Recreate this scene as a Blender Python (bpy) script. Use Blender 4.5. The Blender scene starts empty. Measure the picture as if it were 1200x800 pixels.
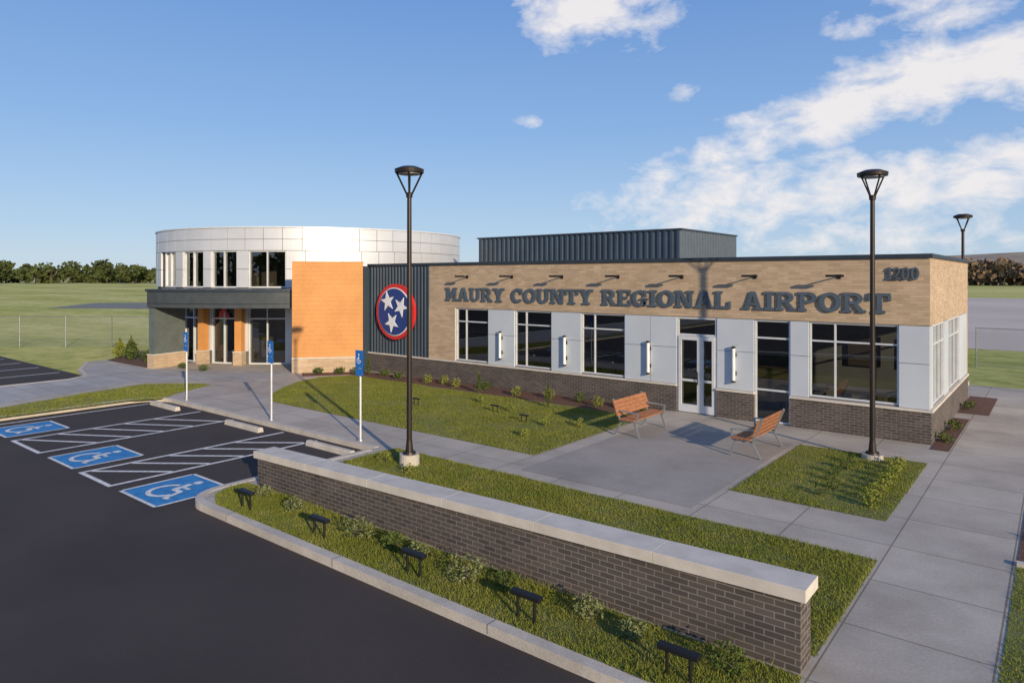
import bpy, math, random
import numpy as np
from mathutils import Vector, Matrix
random.seed(4); rng=np.random.default_rng(4)
scene=bpy.context.scene
R=math.radians
H=4.2
# ---------------------------------------------------------------- helpers
def link(o,parent=None):
    scene.collection.objects.link(o)
    if parent is not None: o.parent=parent
    return o
def empty(name,loc=(0,0,0)):
    e=bpy.data.objects.new(name,None); e.location=loc; e.empty_display_size=.3
    return link(e)
def mesh(name,verts,faces,mat=None,parent=None,smooth=False):
    me=bpy.data.meshes.new(name); me.from_pydata([tuple(v) for v in verts],[],faces); me.update()
    if mat: me.materials.append(mat)
    if smooth:
        for p in me.polygons: p.use_smooth=True
    return link(bpy.data.objects.new(name,me),parent)
class MB:
    def __init__(s): s.v=[]; s.f=[]
    def add(s,v,f):
        b=len(s.v); s.v+= [tuple(p) for p in v]; s.f+=[tuple(i+b for i in q) for q in f]; return s
    def box(s,x0,x1,y0,y1,z0,z1):
        v=[(x0,y0,z0),(x1,y0,z0),(x1,y1,z0),(x0,y1,z0),(x0,y0,z1),(x1,y0,z1),(x1,y1,z1),(x0,y1,z1)]
        return s.add(v,[(0,3,2,1),(4,5,6,7),(0,1,5,4),(1,2,6,5),(2,3,7,6),(3,0,4,7)])
    def cyl(s,p0,p1,r0,r1=None,n=12,caps=True):
        if r1 is None: r1=r0
        p0=Vector(p0);p1=Vector(p1); d=(p1-p0).normalized()
        a=d.orthogonal().normalized(); b=d.cross(a)
        v=[];f=[]
        for p,r in((p0,r0),(p1,r1)):
            for i in range(n):
                t=2*math.pi*i/n; v.append(p+a*math.cos(t)*r+b*math.sin(t)*r)
        for i in range(n): f.append((i,(i+1)%n,n+(i+1)%n,n+i))
        if caps: f+= [tuple(range(n))[::-1],tuple(range(n,2*n))]
        return s.add(v,f)
    def beam(s,p0,p1,w,h):
        p0=Vector(p0);p1=Vector(p1); d=(p1-p0).normalized()
        up=Vector((0,0,1)) if abs(d.z)<.9 else Vector((0,1,0))
        a=d.cross(up).normalized(); b=a.cross(d).normalized()
        v=[p+a*sx*w/2+b*sy*h/2 for p in(p0,p1) for sx,sy in((-1,-1),(1,-1),(1,1),(-1,1))]
        return s.add(v,[(0,1,2,3),(7,6,5,4),(0,4,5,1),(1,5,6,2),(2,6,7,3),(3,7,4,0)])
    def prism(s,pts,fn0,fn1):
        n=len(pts); v=[fn0(*p) for p in pts]+[fn1(*p) for p in pts]
        return s.add(v,[tuple(range(n))[::-1],tuple(range(n,2*n))]+[(i,(i+1)%n,n+(i+1)%n,n+i) for i in range(n)])
    def obj(s,name,mat,parent=None,smooth=False,bevel=0):
        o=mesh(name,s.v,s.f,mat,parent,smooth)
        if bevel:
            m=o.modifiers.new('b','BEVEL'); m.width=bevel; m.segments=2; m.limit_method='ANGLE'
        return o
def fastmesh(name,V,nper,mat,parent=None):
    V=np.asarray(V,dtype=np.float32).reshape(-1,3); n=len(V); nf=n//nper
    me=bpy.data.meshes.new(name)
    me.vertices.add(n); me.vertices.foreach_set('co',V.ravel())
    me.loops.add(n); me.loops.foreach_set('vertex_index',np.arange(n,dtype=np.int32))
    me.polygons.add(nf); me.polygons.foreach_set('loop_start',np.arange(0,n,nper,dtype=np.int32))
    me.update(calc_edges=True); me.validate()
    if mat: me.materials.append(mat)
    return link(bpy.data.objects.new(name,me),parent)
# ---------------------------------------------------------------- materials
def nt(m):
    m.use_nodes=True; t=m.node_tree; t.nodes.clear(); return t
def base(name,rough,metal=0,spec=.5):
    m=bpy.data.materials.new(name); t=nt(m)
    o=t.nodes.new('ShaderNodeOutputMaterial'); b=t.nodes.new('ShaderNodeBsdfPrincipled')
    b.inputs['Roughness'].default_value=rough; b.inputs['Metallic'].default_value=metal
    b.inputs['Specular IOR Level'].default_value=spec
    t.links.new(b.outputs[0],o.inputs[0]); return m,t,b
def noise(t,scale,detail=2,vec=None,rough=.55):
    n=t.nodes.new('ShaderNodeTexNoise'); n.inputs['Scale'].default_value=scale; n.inputs['Detail'].default_value=detail
    n.inputs['Roughness'].default_value=rough
    if vec is None:
        g=t.nodes.new('ShaderNodeNewGeometry'); vec=g.outputs['Position']
    t.links.new(vec,n.inputs['Vector']); return n.outputs['Fac']
def ramp(t,fac,stops):
    r=t.nodes.new('ShaderNodeValToRGB'); e=r.color_ramp.elements
    while len(e)<len(stops): e.new(.5)
    for i,(p,c) in enumerate(stops):
        e[i].position=p; e[i].color=(*c,1)
    t.links.new(fac,r.inputs[0]); return r.outputs[0]
def mixc(t,a,b,fac,mode='MIX'):
    m=t.nodes.new('ShaderNodeMix'); m.data_type='RGBA'; m.blend_type=mode
    for s,x in((m.inputs[0],fac),(m.inputs[6],a),(m.inputs[7],b)):
        if isinstance(x,(int,float)): s.default_value=x
        elif isinstance(x,tuple): s.default_value=(*x,1)
        else: t.links.new(x,s)
    return m.outputs[2]
def bumpn(t,b,h,strength,dist=.01):
    n=t.nodes.new('ShaderNodeBump'); n.inputs['Strength'].default_value=strength; n.inputs['Distance'].default_value=dist
    t.links.new(h,n.inputs['Height']); t.links.new(n.outputs[0],b.inputs['Normal'])
def M(name,c1,c2=None,scale=3,rough=.7,metal=0,bump=0,bscale=60,lo=.35,hi=.65,fine=0,spec=.5,det=3):
    m,t,b=base(name,rough,metal,spec)
    if c2 is None: c2=tuple(x*.88 for x in c1)
    col=ramp(t,noise(t,scale,det),[(lo,c2),(hi,c1)])
    if fine:
        f=ramp(t,noise(t,bscale,2),[(.3,(1-fine,)*3),(.7,(1+fine,)*3)])
        col=mixc(t,col,f,1.0,'MULTIPLY')
    t.links.new(col,b.inputs['Base Color'])
    if bump: bumpn(t,b,noise(t,bscale,1),bump)
    return m
def brickmat(name,c1,c2,mortar,bw=.2,rh=.075,ms=.006,var=.15):
    m,t,b=base(name,.85)
    g=t.nodes.new('ShaderNodeNewGeometry')
    sp=t.nodes.new('ShaderNodeSeparateXYZ'); t.links.new(g.outputs['Position'],sp.inputs[0])
    sn=t.nodes.new('ShaderNodeSeparateXYZ'); t.links.new(g.outputs['True Normal'],sn.inputs[0])
    def mth(op,a,bb=None):
        q=t.nodes.new('ShaderNodeMath'); q.operation=op
        for i,x in enumerate((a,bb)):
            if x is None: continue
            if isinstance(x,(int,float)): q.inputs[i].default_value=x
            else: t.links.new(x,q.inputs[i])
        return q.outputs[0]
    gx=mth('GREATER_THAN',mth('ABSOLUTE',sn.outputs[0]),.75)
    gy=mth('SUBTRACT',1.0,gx)
    u=mth('ADD',mth('MULTIPLY',sp.outputs[0],gy),mth('MULTIPLY',sp.outputs[1],gx))
    c=t.nodes.new('ShaderNodeCombineXYZ'); t.links.new(u,c.inputs[0]); t.links.new(sp.outputs[2],c.inputs[1])
    k=t.nodes.new('ShaderNodeTexBrick'); k.offset=.5
    for n_,v_ in (('Scale',1),('Mortar Size',ms),('Mortar Smooth',.1),('Bias',0),('Brick Width',bw),('Row Height',rh)): k.inputs[n_].default_value=v_
    k.inputs['Color1'].default_value=(*c1,1);k.inputs['Color2'].default_value=(*c2,1);k.inputs['Mortar'].default_value=(*mortar,1)
    t.links.new(c.outputs[0],k.inputs['Vector'])
    f=ramp(t,noise(t,1.2,3),[(.3,(1-var,)*3),(.7,(1+var*.6,)*3)])
    t.links.new(mixc(t,k.outputs['Color'],f,1.0,'MULTIPLY'),b.inputs['Base Color'])
    inv=mth('SUBTRACT',1.0,k.outputs['Fac']); bumpn(t,b,inv,.6,.008)
    return m
def concretemat(name,c1,c2,joint=1.5,jw=.012,jcol=(.16,.15,.14),ox=0,oy=0):
    m,t,b=base(name,.85)
    g=t.nodes.new('ShaderNodeNewGeometry')
    mp=t.nodes.new('ShaderNodeMapping'); mp.inputs['Location'].default_value=(ox,oy,0); t.links.new(g.outputs['Position'],mp.inputs[0])
    k=t.nodes.new('ShaderNodeTexBrick'); k.offset=0
    for n_,v_ in (('Scale',1),('Mortar Size',jw),('Mortar Smooth',.2),('Bias',0),('Brick Width',joint),('Row Height',joint)): k.inputs[n_].default_value=v_
    k.inputs['Color1'].default_value=(1,1,1,1);k.inputs['Color2'].default_value=(.88,.88,.885,1);k.inputs['Mortar'].default_value=(*[j/.35 for j in jcol],1)
    t.links.new(mp.outputs[0],k.inputs['Vector'])
    col=ramp(t,noise(t,.7,5,rough=.7),[(.3,c2),(.7,c1)])
    st=ramp(t,noise(t,.23,4,rough=.75),[(.38,(.82,.81,.80)),(.55,(1,1,1)),(.72,(1.06,1.05,1.03))])
    col=mixc(t,col,st,1.0,'MULTIPLY')
    col=mixc(t,col,ramp(t,noise(t,25,2),[(.3,(.9,)*3),(.7,(1.08,)*3)]),1.0,'MULTIPLY')
    t.links.new(mixc(t,col,k.outputs['Color'],1.0,'MULTIPLY'),b.inputs['Base Color'])
    return m
tan_brick=brickmat('tan_brick',(.56,.41,.27),(.43,.305,.195),(.42,.34,.25),.3,.075,.006,.12)
dark_brick=brickmat('dark_brick',(.110,.084,.070),(.062,.050,.044),(.21,.185,.165),.22,.072,.007,.2)
conc=concretemat('sidewalk_concrete',(.54,.475,.40),(.43,.38,.32),1.52,.012,ox=.55,oy=.1)
patio_m=concretemat('patio_concrete',(.40,.355,.31),(.325,.29,.255),50,.001)
paver=concretemat('paver_concrete',(.50,.47,.44),(.42,.395,.37),.6,.01)
curb_m=M('curb_concrete',(.56,.50,.43),(.44,.395,.34),scale=2,rough=.9,bump=.2,fine=.1,bscale=40)
cap_m=M('cast_stone_cap',(.64,.58,.50),(.54,.485,.415),scale=3,rough=.85,fine=.05)
asph=M('asphalt',(.064,.051,.046),(.048,.039,.036),scale=.35,rough=.88,bump=.5,bscale=140,fine=.28,spec=.3,det=5)
white_paint=M('white_road_paint',(.80,.77,.74),(.55,.53,.51),scale=9,rough=.7)
blue_paint=M('blue_road_paint',(.03,.24,.52),(.02,.17,.40),scale=6,rough=.7)
panel_m=M('pale_metal_panel',(.60,.64,.68),(.54,.58,.63),scale=.6,rough=.45,metal=.15)
m,t,b=base('aluminium_panel',.42,.35)
rot_m=m
t.links.new(ramp(t,noise(t,.6,3),[(.3,(.60,.60,.615)),(.7,(.70,.705,.72))]),b.inputs['Base Color'])
joint_m=M('panel_joint',(.13,.13,.14),rough=.8)
frame_m=M('white_aluminium_frame',(.72,.73,.74),rough=.4,metal=.2)
navy=M('navy_ribbed_metal',(.060,.085,.115),(.05,.07,.095),scale=.8,rough=.4,metal=.35)
coping=M('dark_coping',(.045,.058,.075),rough=.45,metal=.3)
canopy_m=M('grey_canopy_metal',(.085,.095,.10),(.07,.08,.085),rough=.4,metal=.3)
greygreen=M('grey_green_metal_panel',(.16,.19,.18),(.13,.155,.15),rough=.45,metal=.3)
orange=M('orange_terracotta_panel',(.62,.285,.085),(.55,.245,.07),scale=1,rough=.6,fine=.06,bscale=12)
black=M('black_metal',(.02,.018,.016),rough=.45,metal=.4)
bronze=M('bronze_pole',(.035,.026,.022),rough=.45,metal=.4)
galv=M('galvanised_steel',(.30,.31,.32),(.24,.25,.26),rough=.5,metal=.5)
letter_m=M('letter_metal',(.10,.13,.165),(.085,.11,.14),rough=.5,metal=.2)
wood=M('bench_wood',(.40,.17,.08),(.27,.11,.05),scale=14,rough=.6)
bench_metal=M('bench_frame_metal',(.36,.38,.39),rough=.4,metal=.6)
red=M('red_sign_paint',(.62,.03,.03),rough=.4)
blue=M('blue_sign_paint',(.015,.05,.22),rough=.4)
signblue=M('sign_blue',(.02,.17,.55),rough=.4)
white=M('white_sign_paint',(.8,.8,.8),rough=.4)
mulch=M('mulch',(.17,.075,.045),(.07,.036,.024),scale=25,rough=.95,bump=1,bscale=50,fine=.3)
roof_m=M('roof_membrane',(.4,.4,.4),rough=.8)
inner_m=M('interior_wall',(.34,.32,.29),rough=.9)
floor_m=M('interior_floor',(.16,.145,.13),rough=.5)
furn_m=M('interior_furniture',(.16,.11,.08),rough=.6)
trunk_m=M('bark',(.10,.075,.055),scale=10,rough=.9)
soil=M('lawn_soil',(.17,.18,.05),(.12,.13,.04),scale=6,rough=.95,fine=.35,bscale=60)
def grassmat(name,a,b_,c,trans=.3):
    m=bpy.data.materials.new(name); t=nt(m)
    o=t.nodes.new('ShaderNodeOutputMaterial'); p=t.nodes.new('ShaderNodeBsdfDiffuse')
    col=ramp(t,noise(t,.9,3),[(.3,a),(.7,b_)])
    col=mixc(t,col,ramp(t,noise(t,45,1),[(.35,(.65,.65,.65)),(.65,(1.25,1.2,1.1))]),1.0,'MULTIPLY')
    f2=ramp(t,noise(t,3.5,1),[(.55,(0,0,0)),(.75,(1,1,1))])
    col=mixc(t,col,c,mixc(t,(0,0,0),(.45,.45,.45),f2))
    tr=t.nodes.new('ShaderNodeBsdfTranslucent'); mx=t.nodes.new('ShaderNodeMixShader'); mx.inputs[0].default_value=trans
    t.links.new(col,p.inputs[0]); t.links.new(col,tr.inputs[0])
    t.links.new(p.outputs[0],mx.inputs[1]); t.links.new(tr.outputs[0],mx.inputs[2]); t.links.new(mx.outputs[0],o.inputs[0])
    return m
blade=grassmat('grass_blade',(.24,.285,.05),(.35,.36,.085),(.46,.40,.16),.42)
shrub_m=grassmat('shrub_leaf',(.08,.13,.03),(.13,.18,.05),(.18,.18,.07))
shrub_y=grassmat('yellow_green_leaf',(.24,.28,.055),(.32,.34,.08),(.34,.32,.1))
shrub_g=grassmat('silvery_leaf',(.18,.22,.09),(.25,.28,.13),(.32,.30,.18))
tree_g=grassmat('tree_leaf',(.08,.105,.035),(.12,.145,.055),(.13,.13,.065))
tree_b=grassmat('bare_tree_twigs',(.19,.145,.105),(.25,.18,.125),(.15,.14,.085),.1)
m,t,b=base('field_grass',1.0,0,.0)
g=t.nodes.new('ShaderNodeNewGeometry'); mp=t.nodes.new('ShaderNodeMapping'); mp.inputs['Scale'].default_value=(.35,1,1); mp.inputs['Rotation'].default_value=(0,0,R(-38))
t.links.new(g.outputs['Position'],mp.inputs[0])
c_=ramp(t,noise(t,.045,8,mp.outputs[0],.72),[(.36,(.36,.38,.11)),(.5,(.54,.51,.19)),(.64,(.70,.62,.30))])
c_=mixc(t,c_,ramp(t,noise(t,.9,6,None,.75),[(.34,(.62,.68,.58)),(.5,(.95,.96,.93)),(.68,(1.18,1.14,1.12))]),1.0,'MULTIPLY')
t.links.new(c_,b.inputs['Base Color'])
field=m
def glassmat(name,tint,boost):
    m=bpy.data.materials.new(name); t=nt(m)
    o=t.nodes.new('ShaderNodeOutputMaterial'); tr=t.nodes.new('ShaderNodeBsdfTransparent'); tr.inputs[0].default_value=(*tint,1)
    gl=t.nodes.new('ShaderNodeBsdfGlossy'); gl.inputs['Roughness'].default_value=.01; gl.inputs['Color'].default_value=(.85,.9,.95,1)
    fr=t.nodes.new('ShaderNodeFresnel'); fr.inputs[0].default_value=1.5
    ad=t.nodes.new('ShaderNodeMath'); ad.operation='ADD'; ad.inputs[1].default_value=boost; t.links.new(fr.outputs[0],ad.inputs[0])
    mx=t.nodes.new('ShaderNodeMixShader'); t.links.new(ad.outputs[0],mx.inputs[0]); t.links.new(tr.outputs[0],mx.inputs[1]); t.links.new(gl.outputs[0],mx.inputs[2])
    t.links.new(mx.outputs[0],o.inputs[0]); return m
glass=glassmat('window_glass',(.5,.53,.53),.09)
mesh_m=bpy.data.materials.new('chain_link'); t=nt(mesh_m)
o=t.nodes.new('ShaderNodeOutputMaterial'); tr=t.nodes.new('ShaderNodeBsdfTransparent'); df=t.nodes.new('ShaderNodeBsdfDiffuse'); df.inputs[0].default_value=(.22,.23,.22,1)
mx=t.nodes.new('ShaderNodeMixShader'); mx.inputs[0].default_value=.17; t.links.new(tr.outputs[0],mx.inputs[1]); t.links.new(df.outputs[0],mx.inputs[2]); t.links.new(mx.outputs[0],o.inputs[0])
lampglow=M('opal_lamp_tube',(.85,.84,.8),rough=.3)
# ---------------------------------------------------------------- ground
def sheet(name,pts,z,mat,parent=None,thick=0):
    mb=MB()
    if thick: mb.prism(pts,lambda x,y:(x,y,z-thick),lambda x,y:(x,y,z))
    else: mb.add([(x,y,z) for x,y in pts],[tuple(range(len(pts)))])
    return mb.obj(name,mat,parent)
def rect(x0,x1,y0,y1): return [(x0,y0),(x1,y0),(x1,y1),(x0,y1)]
sheet('ground',rect(-5000,5000,-5000,5000),-.15,field)
sheet('asphalt_parking_lot',rect(-75,45,-60,11.6),-.12,asph)
def arc(cx,cy,r,a0,a1,n=8):
    return [(cx+r*math.cos(R(a0+(a1-a0)*i/n)),cy+r*math.sin(R(a0+(a1-a0)*i/n))) for i in range(n+1)]
cornA=arc(-12.45,7.0,.75,180,270)
plat=[(-32,-40),(-24.9,-40),(-24.9,10.0)]+arc(-23.9,10.0,1.0,180,90)+[(-13.2,11.0)]+cornA+[(30,6.25),(30,32),(-36.5,32),(-38,16),(-37.8,13.2),(-35,11.9),(-32.6,11.3),(-32,10.5)]
sheet('sidewalk',plat,0,conc,thick=.14)
def kerb(name,path,w=.15,z=.012,thick=.135):
    mb=MB(); n=len(path); L=[];Rr=[]
    for i,p in enumerate(path):
        a=Vector(path[max(i-1,0)]);b_=Vector(path[min(i+1,n-1)]); d=(b_-a).normalized(); nn=Vector((-d.y,d.x))
        L.append(Vector(p)+nn*w);Rr.append(Vector(p)-nn*.012)
    for i in range(n-1):
        q=[Rr[i],Rr[i+1],L[i+1],L[i]]
        mb.add([(p.x,p.y,z-thick) for p in q]+[(p.x,p.y,z) for p in q],[(4,5,6,7),(0,1,5,4),(2,3,7,6)]+([(0,4,7,3)] if i==0 else [])+([(1,2,6,5)] if i==n-2 else []))
    return mb.obj(name,curb_m)
kerb('kerb',[(-24.9,-40),(-24.9,10.0)]+arc(-23.9,10.0,1.0,180,90)[1:]+[(-13.2,11.0)])
kerb('kerb',[(-13.2,10.8)]+cornA+[(30,6.25)])
kerb('kerb',[(-37.8,13.2),(-35,11.9),(-32.6,11.3),(-32,10.5),(-32,-40)])
jb=MB(); x=-11.5
while x<4:
    jb.box(x-.006,x+.006,6.236,6.40,-.1,.0135); x+=3.05
jb.obj('kerb_joints',M('joint_filler',(.12,.11,.10),rough=1))
lawnA=[(-20.9,12.9),(-9.7,12.9),(-9.7,18.5),(-23.6,18.5),(-24.3,17.4),(-24.0,16.2),(-23.2,14.9),(-22.2,13.8)]
stripD=rect(-12.75,-2.12,8.0,11.3)
islandP=[(-12.2,6.42),(-2.12,6.42),(-2.12,7.5),(-12.95,7.5),(-12.98,7.1),(-12.75,6.7)]
sqC=rect(-5.1,-2.35,13.2,17.9)
rightG=rect(-.5,25,6.45,12.3)
westG=[(-24.7,-30),(-24.7,9.9),(-24.2,10.8),(-24.9,11.6),(-25.9,13.4),(-26.6,13.3),(-28.1,11.9),(-27.7,10),(-26.6,6.8),(-26.0,3),(-25.9,-30)]
eastG=rect(1.2,25,19,31.9)
def inpoly(P,poly):
    x=P[:,0];y=P[:,1];c=np.zeros(len(P),bool);n=len(poly)
    for i in range(n):
        x0,y0=poly[i];x1,y1=poly[i-1]
        if y0==y1: continue
        c^=((y0>y)!=(y1>y))&(x<(x1-x0)*(y-y0)/(y1-y0)+x0)
    return c
def grass(poly,dens,h=.06,w=.007,name='grass_blades',parent=None,mat=blade):
    a=np.array(poly);lo=a.min(0);hi=a.max(0);n=int((hi-lo).prod()*dens)
    P=rng.uniform(lo,hi,(n,2));P=P[inpoly(P,poly)];P+=rng.normal(0,.012,P.shape);n=len(P)
    th=rng.uniform(0,2*math.pi,n);hh=h*rng.uniform(.5,1.3,n);ww=w*rng.uniform(.7,1.4,n)
    pat=.8+.3*np.sin(P[:,0]*1.7+np.sin(P[:,1]*2.3)*1.5)*np.cos(P[:,1]*1.3+P[:,0]*.6)+.15*np.sin(P[:,0]*6.1+P[:,1]*3)*np.sin(P[:,1]*7.3-P[:,0]*2); hh*=pat
    tuft=rng.random(n)<.012; hh[tuft]*=1.9
    dx=np.cos(th)*ww;dy=np.sin(th)*ww; le=rng.normal(0,.55,(n,2))*hh[:,None]
    z=np.zeros(n)
    V=np.stack([np.stack([P[:,0]-dx,P[:,1]-dy,z],1),np.stack([P[:,0]+dx,P[:,1]+dy,z],1),np.stack([P[:,0]+le[:,0],P[:,1]+le[:,1],hh],1)],1)
    return fastmesh(name,V,3,mat,parent)
def lawn(nm,poly,gpoly,dens,h,w=.007):
    s=sheet(nm,poly,.006,soil); grass(gpoly,dens,h,w,parent=s)
lawn('lawn',lawnA,lawnA,1700,.048,.008)
lawn('lawn',stripD,stripD,3300,.055)
lawn('planting_strip_lawn',islandP,islandP,3800,.06)
lawn('lawn',sqC,sqC,2200,.045)
lawn('lawn',rightG,rect(-.5,3.5,6.45,12.3),2000,.045)
lawn('lawn',westG,[(-25.9,2),(-24.7,2)]+westG[1:9],1000,.05,.012)
lawn('lawn',eastG,rect(1.2,8,19,31.9),400,.06,.015)
sheet('patio',rect(-9.2,-5.25,11.75,17.9),.005,patio_m)
sheet('paver_walk',[(-31.7,-30),(-27.0,-30),(-27.0,2),(-27.6,7),(-29,11.9),(-27.3,14.1),(-25.2,14.6),(-24.9,16.6),(-26.2,17.2),(-33,14),(-36.6,13.4),(-35,12.1),(-32.3,11.4),(-31.7,10.5)],.005,paver)
mulchbeds=[('mulch_bed',[(-24.0,18.55),(-9.9,18.55),(-9.9,19.9),(-20.4,19.9),(-24.3,19.6),(-26,17.6),(-25.1,17.0)]),
 ('mulch_bed',rect(-2.5,-2.1,19.4,24.2)),('mulch_bed',rect(-2.5,-1.7,25.2,29)),('mulch_bed',rect(-.5,25,12.6,17.4)),
 ('mulch_bed',[(-37.7,14.1),(-33.2,14.1),(-33.6,16.6),(-38,19.5),(-41,17)])]
for n_,p_ in mulchbeds: sheet(n_,p_,.008,mulch)
kerb('kerb',[(25,12.45),(-.5,12.45)],.12,.05,.05)
sheet('airfield_apron',[(-60,50),(260,50),(260,175),(-120,175)],-.14,M('apron',(.60,.50,.42),(.50,.42,.36),scale=.05,rough=.9))
sheet('taxiway',[(-128,46),(-112,34),(-98,42),(-118,60)],-.14,M('taxi_asphalt',(.20,.20,.17),rough=.9))
sheet('runway',[(-900,190),(-902,215),(-100,330),(-98,300)],-.14,M('runway_pavement',(.46,.43,.36),rough=.9))
# ---------------------------------------------------------------- parking markings
pm=empty('parking_markings'); mb=MB(); zc=-.114
def line(mb,x0,y0,x1,y1,w=.1,z=zc):
    d=Vector((x1-x0,y1-y0)).normalized(); n=Vector((-d.y,d.x))*w/2
    mb.add([(x0-n.x,y0-n.y,z),(x1-n.x,y1-n.y,z),(x1+n.x,y1+n.y,z),(x0+n.x,y0+n.y,z)],[(0,1,2,3)])
Y0,Y1=5.75,10.85
for ax0,ax1 in ((-16.9,-15.35),(-21.6,-19.6)):
    for x in (ax0,ax1): line(mb,x,Y0,x,Y1)
    line(mb,ax0+.05,Y0+.05,ax1-.05,Y0+.05)
    y=Y0+.25
    while y<Y1-1.2:
        line(mb,ax0+.06,y+.0,ax1-.06,y+1.1,.1,zc); y+=.85
line(mb,-24.3,Y0,-24.3,Y1)
for i in range(5): line(mb,-35.5-2.7*i,7.5,-35.5-2.7*i,11.3,.12)
for i in range(7): line(mb,-34,2-2.2*i,-39,2-2.2*i,.12)
mb.obj('white_lines',white_paint,pm)
for cx in (-14.05,-18.15,-22.95):
    cy=6.55; e=MB().box(cx-.78,cx+.78,cy-.75,cy+.75,-.1195,-.1145).obj('blue_square',blue_paint,pm)
    b=MB(); z=-.110
    for a in ((cx-.78,cy-.75,cx+.78,cy-.75),(cx-.78,cy+.75,cx+.78,cy+.75)): line(b,*a,.07,z)
    for a in ((cx-.78,cy-.71,cx-.78,cy+.71),(cx+.78,cy-.71,cx+.78,cy+.71)): line(b,*a,.07,z)
    def P(x,y): return (cx+x,cy+y)
    b.add([(*P(-.08+.1*math.cos(k*math.pi/6),.5+.1*math.sin(k*math.pi/6)),z) for k in range(12)],[tuple(range(12))])
    line(b,*P(-.09,.36),*P(-.02,-.02),.13,z+.001); line(b,*P(-.05,.16),*P(.24,.16),.08,z+.002)
    line(b,*P(-.04,-.03),*P(.27,-.03),.11,z+.003); line(b,*P(.25,-.02),*P(.40,-.42),.10,z+.004); line(b,*P(.38,-.42),*P(.52,-.38),.08,z+.005)
    n=18
    for k in range(n):
        a0=R(115+k*(230/n));a1=R(115+(k+1)*(230/n)); c0=Vector((cx-.05,cy-.15))
        q=[(c0.x+r*math.cos(a),c0.y+r*math.sin(a),z+.0025) for r,a in((.30,a0),(.40,a0),(.40,a1),(.30,a1))]
        b.add(q,[(0,1,2,3)])
    b.obj('wheelchair_symbol',white_paint,pm)
for x in (-14.25,-18.3,-23.2):
    b=MB(); b.prism([(-.09,0),(.09,0),(.07,.1),(.05,.13),(-.05,.13),(-.07,.1)],lambda u,v:(x-.9,10.45+u,-.12+v),lambda u,v:(x+.9,10.45+u,-.12+v))
    b.obj('wheel_stop',curb_m)
for x in (-14.05,-18.15,-23.35):
    e=empty('accessible_parking_sign',(x,11.25,0))
    MB().cyl((0,0,0),(0,0,2.0),.027).obj('post',frame_m,e)
    MB().cyl((0,0,0),(0,0,.06),.09,.07).obj('base',galv,e)
    MB().box(-.15,.15,-.045,-.035,1.88,2.33).obj('sign_plate',signblue,e)
    MB().box(-.15,.15,-.045,-.035,1.68,1.86).obj('lower_plate',signblue,e)
    b=MB(); z0=2.1
    for k in range(12):
        a0=R(110+k*20);a1=R(130+k*20)
        b.add([(-.01+r*math.cos(a),-.048,z0-.03+r*math.sin(a)) for r,a in((.06,a0),(.085,a0),(.085,a1),(.06,a1))],[(0,1,2,3)])
    b.box(-.025,.0,-.0495,-.046,z0-.04,z0+.08); b.box(-.02,.07,-.051,-.0465,z0-.05,z0-.03); b.box(-.03,.01,-.052,-.047,z0+.1,z0+.14)
    b.obj('wheelchair_symbol',white,e)
# ---------------------------------------------------------------- foreground brick wall (top falls gently westward with the grade)
w=empty('brick_screen_wall')
ztop=lambda x:.92-.022*(-2.1-x)
b=MB(); xs=[-12.68,-2.15]
v=[]
for x in xs:
    for y in (7.55,7.92): v+= [(x,y,-.02),(x,y,ztop(x)-.14)]
b.add(v,[(0,4,5,1),(2,3,7,6),(1,5,7,3),(0,1,3,2),(4,6,7,5),(0,2,6,4)])
b.obj('brick_body',dark_brick,w)
x=-12.76
b=MB()
while x<-2.1:
    x1=min(x+1.78,-2.07); a=x+.002;c=x1-.002
    v=[(a,7.5,ztop(a)-.138),(c,7.5,ztop(c)-.138),(c,7.97,ztop(c)-.138),(a,7.97,ztop(a)-.138),(a,7.5,ztop(a)),(c,7.5,ztop(c)),(c,7.97,ztop(c)),(a,7.97,ztop(a))]
    b.add(v,[(0,3,2,1),(4,5,6,7),(0,1,5,4),(1,2,6,5),(2,3,7,6),(3,0,4,7)]); x=x1
b.obj('stone_cap',cap_m,w,bevel=.004)
# ---------------------------------------------------------------- main building
A=empty('airport_terminal_building')
YF=19.94; XR=-2.56; XL=-20.44; YB=28.5; ZT=4.8
op=[(-18.93,-17.22),(-15.91,-14.23),(-12.96,-11.25),(-9.40,-8.10),(-6.97,-5.96),(-5.45,-3.26)]
full=[False,False,False,True,True,False]
T=.3
b=MB(); b.box(XL,XR,YF,YF+T,2.98,ZT-.1)
b.box(XR-T,XR,YF+T,YB,2.98,ZT-.1); b.box(-24.3,XR,YB,YB+T,0,ZT-.1)
b.obj('upper_brick_wall',tan_brick,A)
b=MB(); xs=XL
for (a,c),f in zip(op,full):
    if f: b.box(xs,a,YF-.04,YF+T,0,.8); xs=c
b.box(xs,XR+.04,YF-.04,YF+T,0,.8)
b.box(XR-T,XR+.04,YF+T,YB,0,.8); b.box(-24.3,XL,YF-.04,YF+T,0,.8)
b.obj('dark_brick_base',dark_brick,A)
b=MB(); xs=XL
for (a,c),f in zip(op,full):
    if f: b.box(xs,a,YF-.07,YF+.1,.803,.86); xs=c
b.box(xs,XR+.07,YF-.07,YF+.1,.803,.86); b.box(XR-.1,XR+.07,YF+.1,YB,.803,.86)
b.obj('sill_band',cap_m,A)
b=MB(); jb=MB(); xs=XL
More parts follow.
